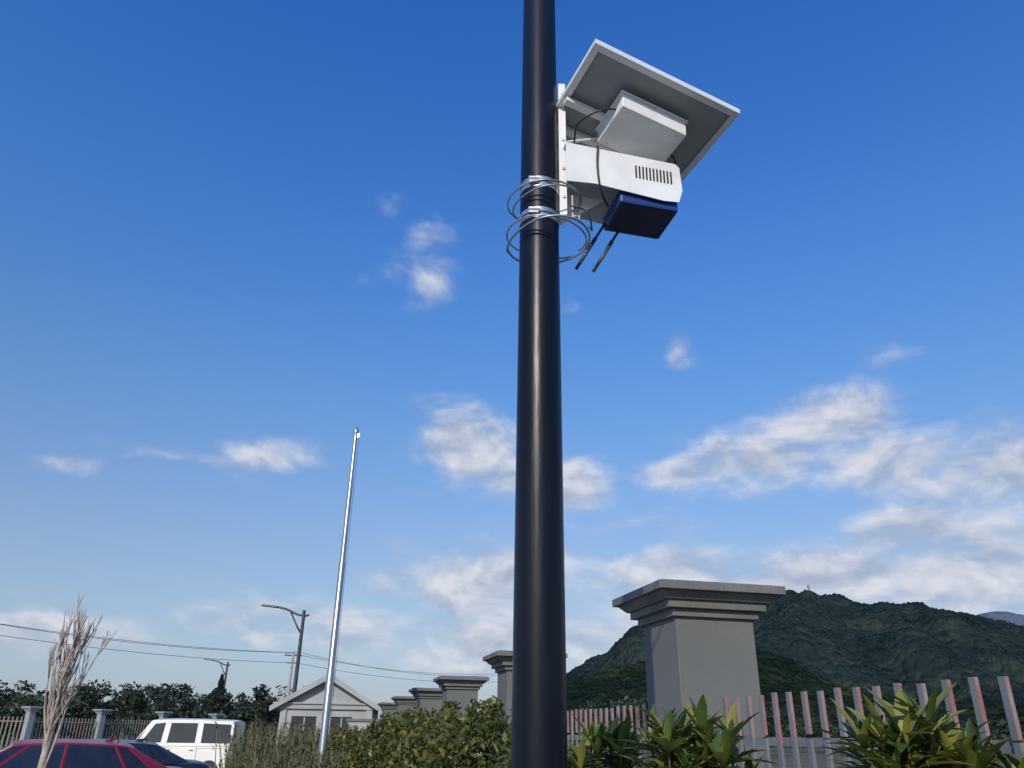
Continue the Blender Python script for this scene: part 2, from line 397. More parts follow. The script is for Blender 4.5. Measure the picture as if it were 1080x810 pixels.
for sx in (-1,1):
    x0=0; z0=HR; x1=sx*(W/2+.42); z1=HE-.18
    for (y0,y1) in ((-D/2-.35,D/2+.35),):
        v=[(x0,y0,z0),(x1,y0,z1),(x1,y1,z1),(x0,y1,z0),(x0,y0,z0-.12),(x1,y0,z1-.12),(x1,y1,z1-.12),(x0,y1,z0-.12)]
        b.add(v,[(0,1,2,3),(7,6,5,4),(1,5,6,2),(0,4,5,1),(2,6,7,3)])
b.obj("roof",m_roof,g)
b=MB()
for sx in (-1,1):
    x1=sx*(W/2+.44); y=-D/2-.36
    v=[(0,y,HR+.03),(x1,y,HE-.16),(x1,y,HE-.38),(0,y,HR-.22),(0,y-.05,HR+.03),(x1,y-.05,HE-.16),(x1,y-.05,HE-.38),(0,y-.05,HR-.22)]
    b.add(v,[(0,1,2,3),(7,6,5,4),(0,4,5,1),(1,5,6,2),(2,6,7,3)])
b.box((0,-D/2-.06,HE-.15),(W+.5,.12,.2)); b.box((0,-D/2-.10,HE-.02),(W+.7,.2,.06))
b.box((0,-D/2-.02,3.25),(.4,.06,.35))
for x in (-W/2+.12,W/2-.12): b.box((x,-D/2-.04,(HE-.26)/2),(.26,.08,HE-.26))
b.obj("trim",m_wall,g)
gw=empty("gate_wall",(-5.05,30.5,0),rad(4))
b=MB(); b.box((0,0,.97),(1.35,.3,1.94)); b.obj("wall_body",m_wall,gw,bevel=.01)
b=MB(); b.box((0,0,1.99),(1.5,.42,.09)); b.obj("coping",m_cap,gw,bevel=.01)

# ---------------------------------------------------------------- flagpole
fp_=empty("flagpole",(-3.24,15.05,0))
b=MB()
seg=[(0.2,.072),(2.6,.070),(2.62,.063),(4.6,.061),(4.62,.051),(6.2,.048),(6.22,.040),(7.25,.037)]
b.tube([(0,0,z) for z,_ in seg],[q for _,q in seg],n=20)
b.obj("shaft",m_steel,fp_,auto=True)
b=MB(); b.tube([(0,0,7.25),(0,0,7.27),(0,0,7.33),(0,0,7.37),(0,0,7.40)],[.03,.05,.055,.04,.015],n=16)
b.box((.06,0,7.22),(.05,.03,.09)); b.obj("truck",m_steel,fp_,auto=True)
b=MB(); b.tube([(.075,-.02,7.2),(.085,-.03,4),(.10,-.03,1.2)],.004,n=5); b.obj("halyard",m_wire,fp_)
b=MB(); b.box((0,0,.1),(.9,.9,.2)); b.tube([(0,0,.2),(0,0,.28)],.14,n=16); b.obj("footing",m_kerb,fp_,bevel=.01)

# ---------------------------------------------------------------- street lamps
def street_lamp(x,y,h,arm=2.0,rz=0):
    e=empty("street_lamp",(x,y,0),rz)
    b=MB(); b.tube([(0,0,0),(0,0,.5),(0,0,h)],[.13,.11,.075],n=16); b.obj("mast",m_lamp,e,auto=True)
    b=MB(); b.box((0,0,.02),(.4,.4,.04)); b.obj("base",m_lamp,e)
    b=MB()
    b.tube(bez([(.05,0,h-.25),(-.35,0,h-.18),(-.8,0,h+.02),(-1.3,0,h+.14)],6),[.05]*18+[.04],n=8)
    b.tube([(0,0,h-1.1),(-.25,0,h-.75),(-.62,0,h-.1)],[.04,.04,.035],n=8)
    b.tube([(.25,0,h-.20),(.0,0,h-.3)],.045,n=8)
    b.obj("arm",m_lamp,e,smooth=True)
    b=MB()
    A=Vector((-1.25,0,h+.13)); d=Vector((-1,0,.10)).normalized(); s=Vector((0,1,0))
    b.box(A+d*.42,(.85,.28,.09),(d,s,Vector((.10,0,1)).normalized()),taper=.8)
    b.obj("lamp_head",m_lamp,e,bevel=.02)
    return e
street_lamp(-9.75,38,6.85)
street_lamp(-23.6,69,6.8)
street_lamp(-46,110,6.8)

# ---------------------------------------------------------------- power line
def utility_pole(x,y,h):
    e=empty("utility_pole",(x,y,0)); b=MB()
    b.tube([(0,0,0),(0,0,h)],[.17,.11],n=12); b.obj("mast",m_conc,e,smooth=True)
    b=MB(); b.box((0,0,h-.35),(1.5,.1,.1)); b.box((0,0,h-1.0),(1.0,.08,.08))
    for xx in (-.65,0,.65): b.tube([(xx,0,h-.3),(xx,0,h-.1)],.04,n=8)
    b.obj("crossarm",m_lamp,e)
    return e
ups=[(-44,42,9.4),(-19.5,74,8.2),(2,104,8.9)]
for q in ups: utility_pole(*q)
b=MB()
for (dx,dz,sag) in ((-.65,-.1,1.6),(.65,-.1,2.0),(.4,-1.0,1.5)):
    for A,B in zip(ups[:-1],ups[1:]):
        A_=Vector((A[0]+dx,A[1],A[2]+dz)); B_=Vector((B[0]+dx,B[1],B[2]+dz)); pl=[]
        for k in range(25):
            t=k/24; q=A_.lerp(B_,t); q.z-=sag*.55*4*t*(1-t); pl.append(q)
        b.tube(pl,.018,n=5)
b.obj("power_line",m_wire)

# ---------------------------------------------------------------- vehicles
def loft(stations,secf):
    secs=[]
    for st in stations:
        half=secf(st); full=[(st[0],y,z) for y,z in half]+[(st[0],-y,z) for y,z in reversed(half[1:-1])]
        secs.append(full)
    n=len(secs[0]); V=[v for s in secs for v in s]; Fc=[]
    for i in range(len(secs)-1):
        for k in range(n):
            k2=(k+1)%n; Fc.append((i*n+k,(i+1)*n+k,(i+1)*n+k2,i*n+k2))
    Fc.append(tuple(range(n))); Fc.append(tuple(reversed(range((len(secs)-1)*n,len(secs)*n))))
    return V,Fc
def wheels(e,xs,w,rr):
    for x in xs:
        for sy in (-1,1):
            b=MB(); y=sy*w
            b.tube([(x,y-sy*.20,rr),(x,y-sy*.19,rr),(x,y-sy*.02,rr),(x,y,rr)],[rr*.9,rr,rr,rr*.92],n=28); b.obj("tyre",m_tyre,e,auto=True)
            b=MB(); b.tube([(x,y-sy*.01,rr),(x,y+sy*.012,rr)],[rr*.62,rr*.60],n=20)
            b.obj("rim",m_rim,e,auto=True)
            b=MB(); b.tube([(x,y-sy*.25,rr+.02),(x,y+sy*.004,rr+.02)],rr*1.17,n=28); b.obj("wheel_arch",m_black,e,auto=True)
def greenhouse(e,name,lower,upper,zb,paint,rows,push=.006,inset=.035,crown=.05):
    import bmesh
    bm=bmesh.new(); n=len(lower)
    Lr=[bm.verts.new((x,w,z)) for x,w,z in lower]; Ll=[bm.verts.new((x,-w,z)) for x,w,z in lower]
    Ur=[bm.verts.new((x,w,z)) for x,w,z in upper]; Ul=[bm.verts.new((x,-w,z)) for x,w,z in upper]
    Uc=[bm.verts.new((x,0,z+crown)) for x,w,z in upper]
    win=[]
    for i in range(n-1):
        f=bm.faces.new((Lr[i],Ur[i],Ur[i+1],Lr[i+1]))
        g_=bm.faces.new((Ll[i],Ll[i+1],Ul[i+1],Ul[i]))
        if rows[i]: win+= [f,g_]
        bm.faces.new((Ur[i],Uc[i],Uc[i+1],Ur[i+1])); bm.faces.new((Ul[i],Ul[i+1],Uc[i+1],Uc[i]))
    ff=bm.faces.new((Lr[0],Ll[0],Ul[0],Uc[0],Ur[0])); fr=bm.faces.new((Lr[-1],Ur[-1],Uc[-1],Ul[-1],Ll[-1]))
    win+=[ff,fr]
    bmesh.ops.recalc_face_normals(bm,faces=bm.faces)
    bmesh.ops.inset_individual(bm,faces=win,thickness=inset,depth=-push)
    for f in bm.faces: f.material_index=0
    for f in win: f.material_index=1
    me=bpy.data.meshes.new(name); bm.to_mesh(me); bm.free()
    me.materials.append(paint); me.materials.append(m_glass)
    o=bpy.data.objects.new(name,me); scene.collection.objects.link(o); o.parent=e
    bv=o.modifiers.new('b','BEVEL'); bv.width=.022; bv.segments=3; bv.limit_method='ANGLE'; bv.angle_limit=rad(14)
    me.polygons.foreach_set('use_smooth',[True]*len(me.polygons))
    try: me.set_sharp_from_angle(angle=rad(40))
    except Exception: pass
    return o
def sedan(name,x,y,head,paint,H=1.45):
    e=empty(name,(x,y,0),head)
    S=[(2.22,.55,.62,.30),(2.18,.72,.68,.24),(2.0,.84,.74,.20),(1.5,.895,.84,.18),(.95,.90,.94,.18),(.2,.90,.96,.18),(-.8,.90,.98,.18),(-1.5,.89,1.02,.18),(-1.95,.86,1.03,.20),(-2.18,.78,.98,.24),(-2.25,.62,.85,.32)]
    def sec(s):
        _,w,z,zb=s; return [(0,zb),(w*.8,zb),(w*.97,zb+.08),(w,(zb+z)*.5),(w*.985,z-.13),(w*.93,z-.03),(w*.7,z+.01),(0,z+.035)]
    V,Fc=loft(S,sec); b=MB(); b.add(V,Fc); o=b.obj("body",paint,e,smooth=True)
    ss=o.modifiers.new('s','SUBSURF'); ss.levels=2; ss.render_levels=2
    lower=[(1.12,.66,.93),(.72,.80,.95),(-.22,.83,.96),(-1.12,.82,.98),(-1.50,.78,1.0),(-1.78,.60,1.02)]
    upper=[(.42,.50,H-.075),(.22,.585,H-.055),(-.26,.60,H-.04),(-.92,.585,H-.065),(-1.12,.56,H-.09),(-1.22,.50,H-.11)]
    greenhouse(e,"cabin",lower,upper,0,paint,[True,True,True,True,False],inset=.03)
    b=MB()
    for sy in (-1,1):
        b.box((.78,sy*.97,1.0),(.12,.16,.11))
    b.obj("mirror",paint,e,bevel=.03)
    b=MB()
    for sy in (-1,1):
        b.box((2.06,sy*.62,.64),(.22,.30,.11)); 
    b.obj("headlight",m_lightw,e,bevel=.03)
    b=MB()
    for sy in (-1,1): b.box((-2.12,sy*.62,.86),(.18,.32,.13))
    b.obj("taillight",m_lightr,e,bevel=.03)
    b=MB(); b.box((2.2,0,.5),(.08,.8,.14)); b.box((0,.9,.3),(2.2,.03,.06)); b.box((0,-.9,.3),(2.2,.03,.06)); b.obj("grille",m_black,e,bevel=.01)
    b=MB(); b.tube([(-.85,0,H-.03),(-1.0,0,H+.02),(-1.05,0,H-.03)],[.03,.012,.01],n=8); b.obj("roof_antenna",paint,e)
    wheels(e,(1.35,-1.35),.90,.32)
    return e
sedan("red_car",-7.05,13.0,rad(180+33),m_red,H=1.43)
sedan("dark_car",-7.95,16.2,rad(180+33),m_dark,H=1.40)
v=empty("white_van",(-11.55,30.6,0),rad(180+3))
S=[(1.92,.55,.80,.35),(1.88,.70,.92,.30),(1.65,.77,1.04,.28),(1.2,.79,1.08,.26),(.4,.79,1.08,.26),(-.8,.79,1.08,.26),(-1.65,.785,1.08,.28),(-1.90,.76,1.08,.30),(-1.94,.70,1.0,.36)]
def sec(s):
    _,w,z,zb=s; return [(0,zb),(w*.85,zb),(w*.99,zb+.08),(w,(zb+z)*.5),(w,z-.1),(w*.985,z-.01),(w*.7,z),(0,z)]
V,Fc=loft(S,sec); b=MB(); b.add(V,Fc); o=b.obj("body",m_vanw,v,smooth=True); ss=o.modifiers.new('s','SUBSURF'); ss.levels=2; ss.render_levels=2
lower=[(1.64,.66,1.05),(1.42,.775,1.06),(.50,.78,1.06),(-.68,.78,1.06),(-1.88,.76,1.06)]
upper=[(1.10,.58,1.86),(.98,.71,1.88),(.44,.73,1.90),(-.68,.73,1.90),(-1.84,.71,1.87)]
greenhouse(v,"cabin",lower,upper,0,m_vanw,[True]*4,inset=.14,crown=.055)
b=MB()
for sy in (-1,1):
    for x in (.47,-.68): b.box((x,sy*.792,.72),(.012,.006,.62))
    b.box((-.1,sy*.795,1.0),(3.0,.006,.012)); b.box((.30,sy*.797,.93),(.14,.012,.03)); b.box((-.5,sy*.797,.93),(.14,.012,.03))
b.box((0,-.795,.36),(2.0,.02,.06)); b.box((0,.795,.36),(2.0,.02,.06))
b.box((1.92,0,.55),(.04,.7,.12))
b.obj("door_gap",m_black,v)
b=MB()
for sy in (-1,1): b.box((1.83,sy*.58,.85),(.12,.26,.14))
b.obj("headlight",m_lightw,v,bevel=.02)
b=MB()
for sy in (-1,1): b.box((-1.90,sy*.68,1.0),(.06,.12,.5))
b.obj("taillight",m_lightr,v,bevel=.01)
b=MB()
for sy in (-1,1): b.box((1.45,sy*.90,1.18),(.09,.14,.18))
b.obj("mirror",m_black,v,bevel=.02)
wheels(v,(1.18,-1.18),.80,.28)

# ---------------------------------------------------------------- bare sapling
def sapling(x,y):
    e=empty("bare_tree",(x,y,0)); b=MB(); rnd=random.Random(8)
    b.tube([(0,0,0),(.01,0,.6),(-.01,0,1.1),(0,0,1.5),(.02,0,2.0)],[.065,.052,.045,.036,.02],n=10)
    def br(p,d,L,r0,depth,up=.12):
        n=7; pts=[p]; q=Vector(p); d=Vector(d).normalized()
        for i in range(n):
            d=(d+Vector((rnd.uniform(-.12,.12),rnd.uniform(-.12,.12),up))).normalized()
            q=q+d*L/n; pts.append(q.copy())
        b.tube(pts,[r0*(1-.70*i/n) for i in range(n+1)],n=5)
        if depth>0:
            for k in range(rnd.randint(3,5)):
                i=rnd.randint(2,n-1); a=rnd.uniform(0,6.28); sp=rnd.uniform(.3,.65)
                br(pts[i],d+Vector((math.cos(a)*sp,math.sin(a)*sp,.05)),L*rnd.uniform(.22,.42),r0*.55,depth-1,up=.16)
    for k in range(14):
        a=k*2.4; z=1.0+.075*k; sp=rnd.uniform(.16,.40)*(1-.03*k)
        br((0,0,z),(math.cos(a)*sp,math.sin(a)*sp,1),rnd.uniform(1.0,1.5)*(1-.028*k)+.18,rnd.uniform(.014,.021),2)
    b.obj("branches",m_bark,e,smooth=True)
sapling(-5.38,10.0)

# ---------------------------------------------------------------- broad-leaved shrubs
def shrub(name,x,y,h,rad_,nst,leafL=.145,seed=0,dens=12):
    rnd=random.Random(seed); e=empty(name,(x,y,0)); Vs=[];Fs=[]
    stem=MB()
    for s in range(nst):
        a=s*2.4+rnd.uniform(-.4,.4); rr=rad_*math.sqrt((s+.5)/nst) 
        top=Vector((math.cos(a)*rr,math.sin(a)*rr,h-.10-(rr/rad_)**2*.14-rnd.uniform(0,.18)))
        base=Vector((math.cos(a)*rr*.2,math.sin(a)*rr*.2,0)); 
        midp=base.lerp(top,.5)+Vector((math.cos(a)*rr*.15,math.sin(a)*rr*.15,0))
        pl=bez([base,midp,top],5); stem.tube(pl,[.013-.008*i/(len(pl)-1) for i in range(len(pl))],n=5)
        dirn=(pl[-1]-pl[-3]).normalized()
        for lev in range(6):
            c=top-dirn*(lev*.08); nl=dens if lev<2 else dens//2+1
            for k in range(nl):
                az=k*2.399+lev+rnd.uniform(-.3,.3); el=rad(rnd.uniform(45,82) if (lev==0 and k<nl*0.5) else rnd.uniform(5,50))-lev*.06
                L=leafL*rnd.uniform(.6,1.2); w=L*.25*rnd.uniform(.85,1.15)
                d=Vector((math.cos(az)*math.cos(el),math.sin(az)*math.cos(el),math.sin(el)))
                side=d.cross(Vector((0,0,1))).normalized(); up=side.cross(d).normalized()
                droop=rnd.uniform(.08,.38)
                o=len(Vs); prof=[(0,.08),(.22,.55),(.5,1.0),(.75,.82),(.92,.35),(1.0,.03)]
                for t,ww in prof:
                    cc=c+d*(L*t)-up*(L*droop*t*t)
                    hw=side*(w/2*ww); lift=up*(w*.18*ww)
                    Vs.append(cc-hw+lift); Vs.append(cc); Vs.append(cc+hw+lift)
                for i in range(len(prof)-1):
                    Fs.append((o+3*i,o+3*i+1,o+3*i+4,o+3*i+3)); Fs.append((o+3*i+1,o+3*i+2,o+3*i+5,o+3*i+4))
    stem.obj("stems",m_barkd,e)
    npmesh("leaves",[tuple(q) for q in Vs],Fs,m_leafbig,e,smooth=True)
shrub("broadleaf_shrub",1.44,2.98,1.82,.21,15,leafL=.18,seed=1,dens=13)
shrub("broadleaf_shrub",.80,3.62,1.77,.21,14,leafL=.17,seed=2,dens=13)
shrub("broadleaf_shrub",.56,4.9,1.72,.24,13,leafL=.17,seed=3)
shrub("broadleaf_shrub",1.12,3.9,1.50,.16,8,leafL=.15,seed=4)
shrub("broadleaf_shrub",1.82,2.85,1.68,.15,8,leafL=.16,seed=5)
shrub("broadleaf_shrub",.22,6.4,1.70,.30,12,leafL=.16,seed=6)

def hedge(name,pts,seed,leaf=.055,n=9000,mtl=m_hedge):
    C=[]; per=n//len(pts)
    g_=np.random.default_rng(seed)
    for (x,y,h,rr) in pts:
        k=per; th=g_.uniform(0,2*np.pi,k); cz=g_.uniform(-.2,1,k); s=np.sqrt(1-np.clip(cz,-1,1)**2)
        rad0=g_.uniform(.60,1.04,k)*(1+.18*np.sin(3*th+x*5)*np.cos(4*cz+y)+.10*np.sin(9*th+y*3)*np.sin(8*cz+x))
        X=x+rr*rad0*s*np.cos(th); Y=y+rr*rad0*s*np.sin(th); Z=h-rr*.85+rr*.85*rad0*cz
        C.append(np.stack([X,Y,Z],1))
        ns=16
        for q in range(ns):
            t0=g_.uniform(0,6.28); r1=rr*g_.uniform(0,.85); hx_=x+r1*math.cos(t0); hy_=y+r1*math.sin(t0); hz_=h-(r1/rr)**2*rr*.4
            kk=20; tt=g_.uniform(-.12,.20,kk); C.append(np.stack([hx_+g_.normal(0,.025,kk)+tt*.2,hy_+g_.normal(0,.025,kk),hz_+tt],1))
        th=g_.uniform(0,2*np.pi,k//3); C.append(np.stack([x+rr*g_.uniform(.7,1,k//3)*np.cos(th),y+rr*g_.uniform(.7,1,k//3)*np.sin(th),g_.uniform(.1,h-rr*.7,k//3)],1))
    C=np.concatenate(C); V,Fq=leaf_quads(C,leaf,.8,.45)
    e=empty(name,(0,0,0)); npmesh("leaves",V,Fq,mtl,e)
    b=MB()
    for (x,y,h,rr) in pts:
        for k in range(5):
            a=random.uniform(0,6.28); b.tube([(x,y,0),(x+.3*rr*math.cos(a),y+.3*rr*math.sin(a),h*.5),(x+.7*rr*math.cos(a),y+.7*rr*math.sin(a),h*.88)],[.02,.014,.006],n=5)
    b.obj("stems",m_barkd,e)
L1=[]
rr_=random.Random(5)
for i in range(13):
    Y=8.2+i*.75; X=.10-.235*(Y-8.2)+rr_.uniform(-.15,.15)-.35
    L1.append((X,Y,1.58+rr_.uniform(.0,.20),rr_.uniform(.48,.62)))
hedge("hedge",L1,11,leaf=.08,n=26000)
L2=[]
for i in range(9):
    Y=14+i*1.3; X=-3.0-.2*(Y-14)+rr_.uniform(-.3,.3)
    L2.append((X+.6,Y,1.42+rr_.uniform(-.1,.15),rr_.uniform(.5,.65)))
hedge("hedge",L2,12,leaf=.08,n=14000)

V=[];Fq=[]
g_=np.random.default_rng(4)
def weeds(cx_,cy_,sx,sy,n,h):
    for i in range(n):
        x=cx_+g_.uniform(-sx,sx); y=cy_+g_.uniform(-sy,sy); hh=h*g_.uniform(.6,1.1); lx,ly=g_.normal(0,.14,2)
        w=.012; o=len(V)
        V.extend([(x-w,y,0),(x+w,y,0),(x+lx*.5+w*.8,y+ly*.5,hh*.6),(x+lx*.5-w*.8,y+ly*.5,hh*.6),(x+lx*1.2+.003,y+ly*1.2,hh),(x+lx*1.2-.003,y+ly*1.2,hh)])
        Fq.extend([(o,o+1,o+2,o+3),(o+3,o+2,o+4,o+5)])
        for k in range(7):
            t=g_.uniform(.45,1); px=x+lx*1.2*t;py=y+ly*1.2*t;pz=hh*t; o=len(V); a=g_.uniform(0,6.28); l=g_.uniform(.05,.13); dx,dy=math.cos(a)*l,math.sin(a)*l
            V.extend([(px,py,pz),(px+dx*.5-dy*.15,py+dy*.5+dx*.15,pz+l*.5),(px+dx,py+dy,pz+l*.7),(px+dx*.5+dy*.15,py+dy*.5-dx*.15,pz+l*.4)]); Fq.append((o,o+1,o+2,o+3))
weeds(-4.45,17.5,.95,1.6,850,1.62)
weeds(-3.3,14.3,.9,.8,350,1.25)
npmesh("tall_weeds",V,Fq,m_weed)

# ---------------------------------------------------------------- distant trees
def tree_mass(name,specs,seed,leaf,per,mtl):
    g2=np.random.default_rng(seed); C=[]; b=MB()
    for (x,y,h,rr) in specs:
        b.tube([(x,y,0),(x+.1*rr,y,h*.5),(x,y,h*.85)],[.05*rr+.05,.04*rr+.03,.03],n=6)
        nb=7
        for k in range(nb):
            bx=x+g2.normal(0,.45*rr); by=y+g2.normal(0,.45*rr); bz=h*g2.uniform(.35,.92); br_=rr*g2.uniform(.28,.5)
            m=per//nb; P=g2.normal(size=(m,3)); P/=np.linalg.norm(P,axis=1)[:,None]; P*=g2.uniform(.5,1.05,m)[:,None]*br_
            P[:,2]*=.8; P+=np.array([bx,by,bz]); P[:,2]=np.minimum(P[:,2],h+g2.uniform(-.3,.1,m)); C.append(P)
            b.tube([(x,y,h*.3),(bx,by,bz)],[.04,.015],n=4)
    C=np.concatenate(C); V,Fq=leaf_quads(C,leaf,.3,.6)
    e=empty(name); npmesh("leaves",V,Fq,mtl,e); b.obj("trunks",m_barkd,e)
rr_=random.Random(9)
sp=[]
for i in range(84):
    t=i/83; r0=-.74+t*.52; Y=rr_.uniform(54,85); h=1.6+Y*.040*rr_.uniform(.6,1.3); sp.append((r0*Y,Y,h,rr_.uniform(1.4,2.6)))
tree_mass("distant_trees",sp,21,.30,620,m_tree)
sp=[]
for i in range(30):
    t=i/29; r0=-.30+t*.36; Y=rr_.uniform(70,100); h=1.6+Y*.018*rr_.uniform(.6,1.2); sp.append((r0*Y,Y,h,rr_.uniform(1.2,2.2)))
tree_mass("distant_trees",sp,22,.32,420,m_tree)
sp=[]
for i in range(60):
    t=i/59; r0=.03+t*.85; Y=rr_.uniform(70,150); e_=.032+.014*math.sin(t*9); h=1.6+Y*e_*rr_.uniform(.6,1.15); sp.append((r0*Y,Y,h,rr_.uniform(2,3.8)))
tree_mass("distant_trees",sp,23,.5,600,m_tree)
def conifer(x,y,h,r0):
    e=empty("conifer_tree",(x,y,0)); b=MB(); b.tube([(0,0,0),(0,0,h)],[.12,.02],n=8); b.obj("trunk",m_barkd,e)
    g2=np.random.default_rng(3); n=5000; t=g2.uniform(0,1,n)**.8; z=.8+(h-.8)*(t); R_=r0*(1-t)**.8*(.55+.45*np.abs(np.sin(t*26)))*g2.uniform(.5,1.05,n); th=g2.uniform(0,6.28,n)
    C=np.stack([R_*np.cos(th),R_*np.sin(th),z-R_*.25],1); V,Fq=leaf_quads(C,.2,.1,.4); npmesh("needles",V,Fq,m_pine,e)
conifer(-19.4,56,5.0,1.0)

# ---------------------------------------------------------------- hills
def forest_mat(name,c1,c2,c3,sc,bd):
    m=bpy.data.materials.new(name); N,L=nodes_of(m); b=N['Principled BSDF']; b.inputs['Roughness'].default_value=1; b.inputs['Specular IOR Level'].default_value=0.02
    tc=N.new('ShaderNodeTexCoord')
    v1=N.new('ShaderNodeTexVoronoi'); v1.inputs['Scale'].default_value=sc; L.new(tc.outputs['Object'],v1.inputs['Vector'])
    n1=N.new('ShaderNodeTexNoise'); n1.inputs['Scale'].default_value=.014; n1.inputs['Detail'].default_value=9; n1.inputs['Roughness'].default_value=.68; L.new(tc.outputs['Object'],n1.inputs['Vector'])
    cr=N.new('ShaderNodeValToRGB'); el=cr.color_ramp.elements; el.new(.5)
    el[0].position=.36; el[1].position=.54; el[2].position=.74
    for i,c in enumerate((c1,c2,c3)): el[i].color=(*c,1)
    a=N.new('ShaderNodeMath'); a.operation='MULTIPLY_ADD'; a.inputs[1].default_value=.26; L.new(v1.outputs['Color'],a.inputs[0]); 
    s=N.new('ShaderNodeMath'); s.operation='SUBTRACT'; s.inputs[1].default_value=.10; L.new(n1.outputs['Fac'],s.inputs[0]); L.new(s.outputs[0],a.inputs[2])
    L.new(a.outputs[0],cr.inputs['Fac']); L.new(cr.outputs['Color'],b.inputs['Base Color'])
    bp=N.new('ShaderNodeBump'); bp.inputs['Strength'].default_value=.9; bp.inputs['Distance'].default_value=bd; bp.invert=True
    L.new(v1.outputs['Distance'],bp.inputs['Height']); L.new(bp.outputs['Normal'],b.inputs['Normal'])
    return m
def hill(name,prof,Y0,Ya,Yb,m,nr=420,ny=90,amp=4,seed=0.0,cr_=.03,fine=1.6):
    rs=[q[0] for q in prof]; es=[q[1] for q in prof]
    V=[]; R_=np.linspace(rs[0],rs[-1],nr); Ys=np.linspace(Ya,Yb,ny)
    E=np.interp(R_,rs,es)
    k=np.ones(7)/7; E=np.convolve(np.pad(E,3,mode='edge'),k,'valid')
    fr=np.random.default_rng(int(seed*10)).uniform(-.5,.5,(ny,nr))*fine
    for j,Y in enumerate(Ys):
        if Y<Y0: t=(Y-Ya)/(Y0-Ya)
        else: t=1-(Y-Y0)/(Yb-Y0)
        sh=t*t*(3-2*t)
        for i,r0 in enumerate(R_):
            X=r0*Y; 
            ridge=noise.fractal(Vector((X*.007+seed,Y*.0035,seed)),.9,2.0,4)*.26*(4*sh*(1-sh))
            d=noise.fractal(Vector((X*cr_,Y*cr_,seed)),.9,2.0,3)*amp*min(1,sh*4)+fr[j,i]*min(1,sh*6)
            V.append((X,Y,max(-2,E[i]*Y0*(sh+ridge*1.2)+EYE*sh+d)))
    idx=np.arange(nr*ny).reshape(ny,nr)
    Fq=np.stack([idx[:-1,:-1],idx[:-1,1:],idx[1:,1:],idx[1:,:-1]],-1).reshape(-1,4)
    return npmesh(name,V,Fq,m,smooth=True)
m_h1=forest_mat("hill_forest_haze_tint",(0.011,0.021,0.023),(0.019,0.032,0.031),(0.040,0.050,0.040),.16,4.5)  # bluish base colour paints distance haze into the forest
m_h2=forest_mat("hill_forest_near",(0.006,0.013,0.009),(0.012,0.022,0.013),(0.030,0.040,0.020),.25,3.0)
m_h3=forest_mat("hill_forest_far_haze_tint",(0.08,0.11,0.15),(0.10,0.13,0.17),(0.12,0.15,0.18),.05,4)  # pale blue base stands in for the haze over the far ridge
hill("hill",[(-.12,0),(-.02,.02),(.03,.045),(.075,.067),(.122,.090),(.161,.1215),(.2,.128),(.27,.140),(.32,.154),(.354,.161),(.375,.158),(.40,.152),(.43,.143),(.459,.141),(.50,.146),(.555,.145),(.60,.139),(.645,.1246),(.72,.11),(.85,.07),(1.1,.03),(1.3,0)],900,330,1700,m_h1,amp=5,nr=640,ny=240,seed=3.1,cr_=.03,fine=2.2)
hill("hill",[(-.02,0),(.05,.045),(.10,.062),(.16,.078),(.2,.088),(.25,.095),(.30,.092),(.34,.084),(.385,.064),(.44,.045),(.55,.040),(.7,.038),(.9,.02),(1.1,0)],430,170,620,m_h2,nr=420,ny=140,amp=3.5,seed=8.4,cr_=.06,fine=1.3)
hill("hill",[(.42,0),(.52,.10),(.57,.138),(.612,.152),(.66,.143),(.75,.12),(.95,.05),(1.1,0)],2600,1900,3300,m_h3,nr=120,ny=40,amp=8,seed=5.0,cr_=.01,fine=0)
tw=empty("radio_tower",(345,900,139)); b=MB(); hT=24
for sx in (-1,1):
    for sy in (-1,1):
        b.tube([(sx*2.2,sy*2.2,-2),(sx*.7,sy*.7,hT)],[.22,.18],n=4)
for k in range(8):
    z=k*hT/8; z2=(k+1)*hT/8; w=2.2-1.5*(z+2)/(hT+2); w2=2.2-1.5*(z2+2)/(hT+2)
    for sx in (-1,1): b.tube([(sx*w,-w,z),(-sx*w2,-w2,z2)],.12,n=4); b.tube([(sx*w,w,z),(-sx*w2,w2,z2)],.12,n=4)
    b.box((0,0,z2),(2*w2+.3,2*w2+.3,.25))
for a_ in (0,2.1,4.2): b.box((1.3*math.cos(a_),1.3*math.sin(a_),hT-1.5),(.9,.9,3.0))
b.tube([(0,0,hT),(0,0,hT+4)],.12,n=4); b.obj("lattice",m_trim,tw)

# ---------------------------------------------------------------- sky & sun
sun_el=rad(28); sdir=Vector((-.30,-1.0,0)).normalized()
w=bpy.data.worlds.new("World"); scene.world=w; w.use_nodes=True
N,L=w.node_tree.nodes,w.node_tree.links
bg=N['Background']; bg.inputs['Strength'].default_value=0.10
sky=N.new('ShaderNodeTexSky'); sky.sky_type='NISHITA'; sky.sun_disc=False; sky.sun_elevation=sun_el
sky.sun_rotation=math.atan2(sdir.x,sdir.y); sky.air_density=1.0; sky.dust_density=0.6; sky.ozone_density=2.5
def mth(op,a,b_=None,c=None,clamp=False):
    n=N.new('ShaderNodeMath'); n.operation=op; n.use_clamp=clamp
    for i,q in enumerate((a,b_,c)):
        if q is None: continue
        if isinstance(q,(int,float)): n.inputs[i].default_value=q
        else: L.new(q,n.inputs[i])
    return n.outputs[0]
tc=N.new('ShaderNodeTexCoord')
nrm=N.new('ShaderNodeVectorMath'); nrm.operation='NORMALIZE'; L.new(tc.outputs['Generated'],nrm.inputs[0])
v_=nrm.outputs['Vector']
sx=N.new('ShaderNodeSeparateXYZ'); L.new(v_,sx.inputs[0])
az=mth('ARCTAN2',sx.outputs['X'],sx.outputs['Y']); el_=mth('ARCSINE',sx.outputs['Z'])
azd=mth('MULTIPLY',az,57.29578); eld=mth('MULTIPLY',el_,57.29578)
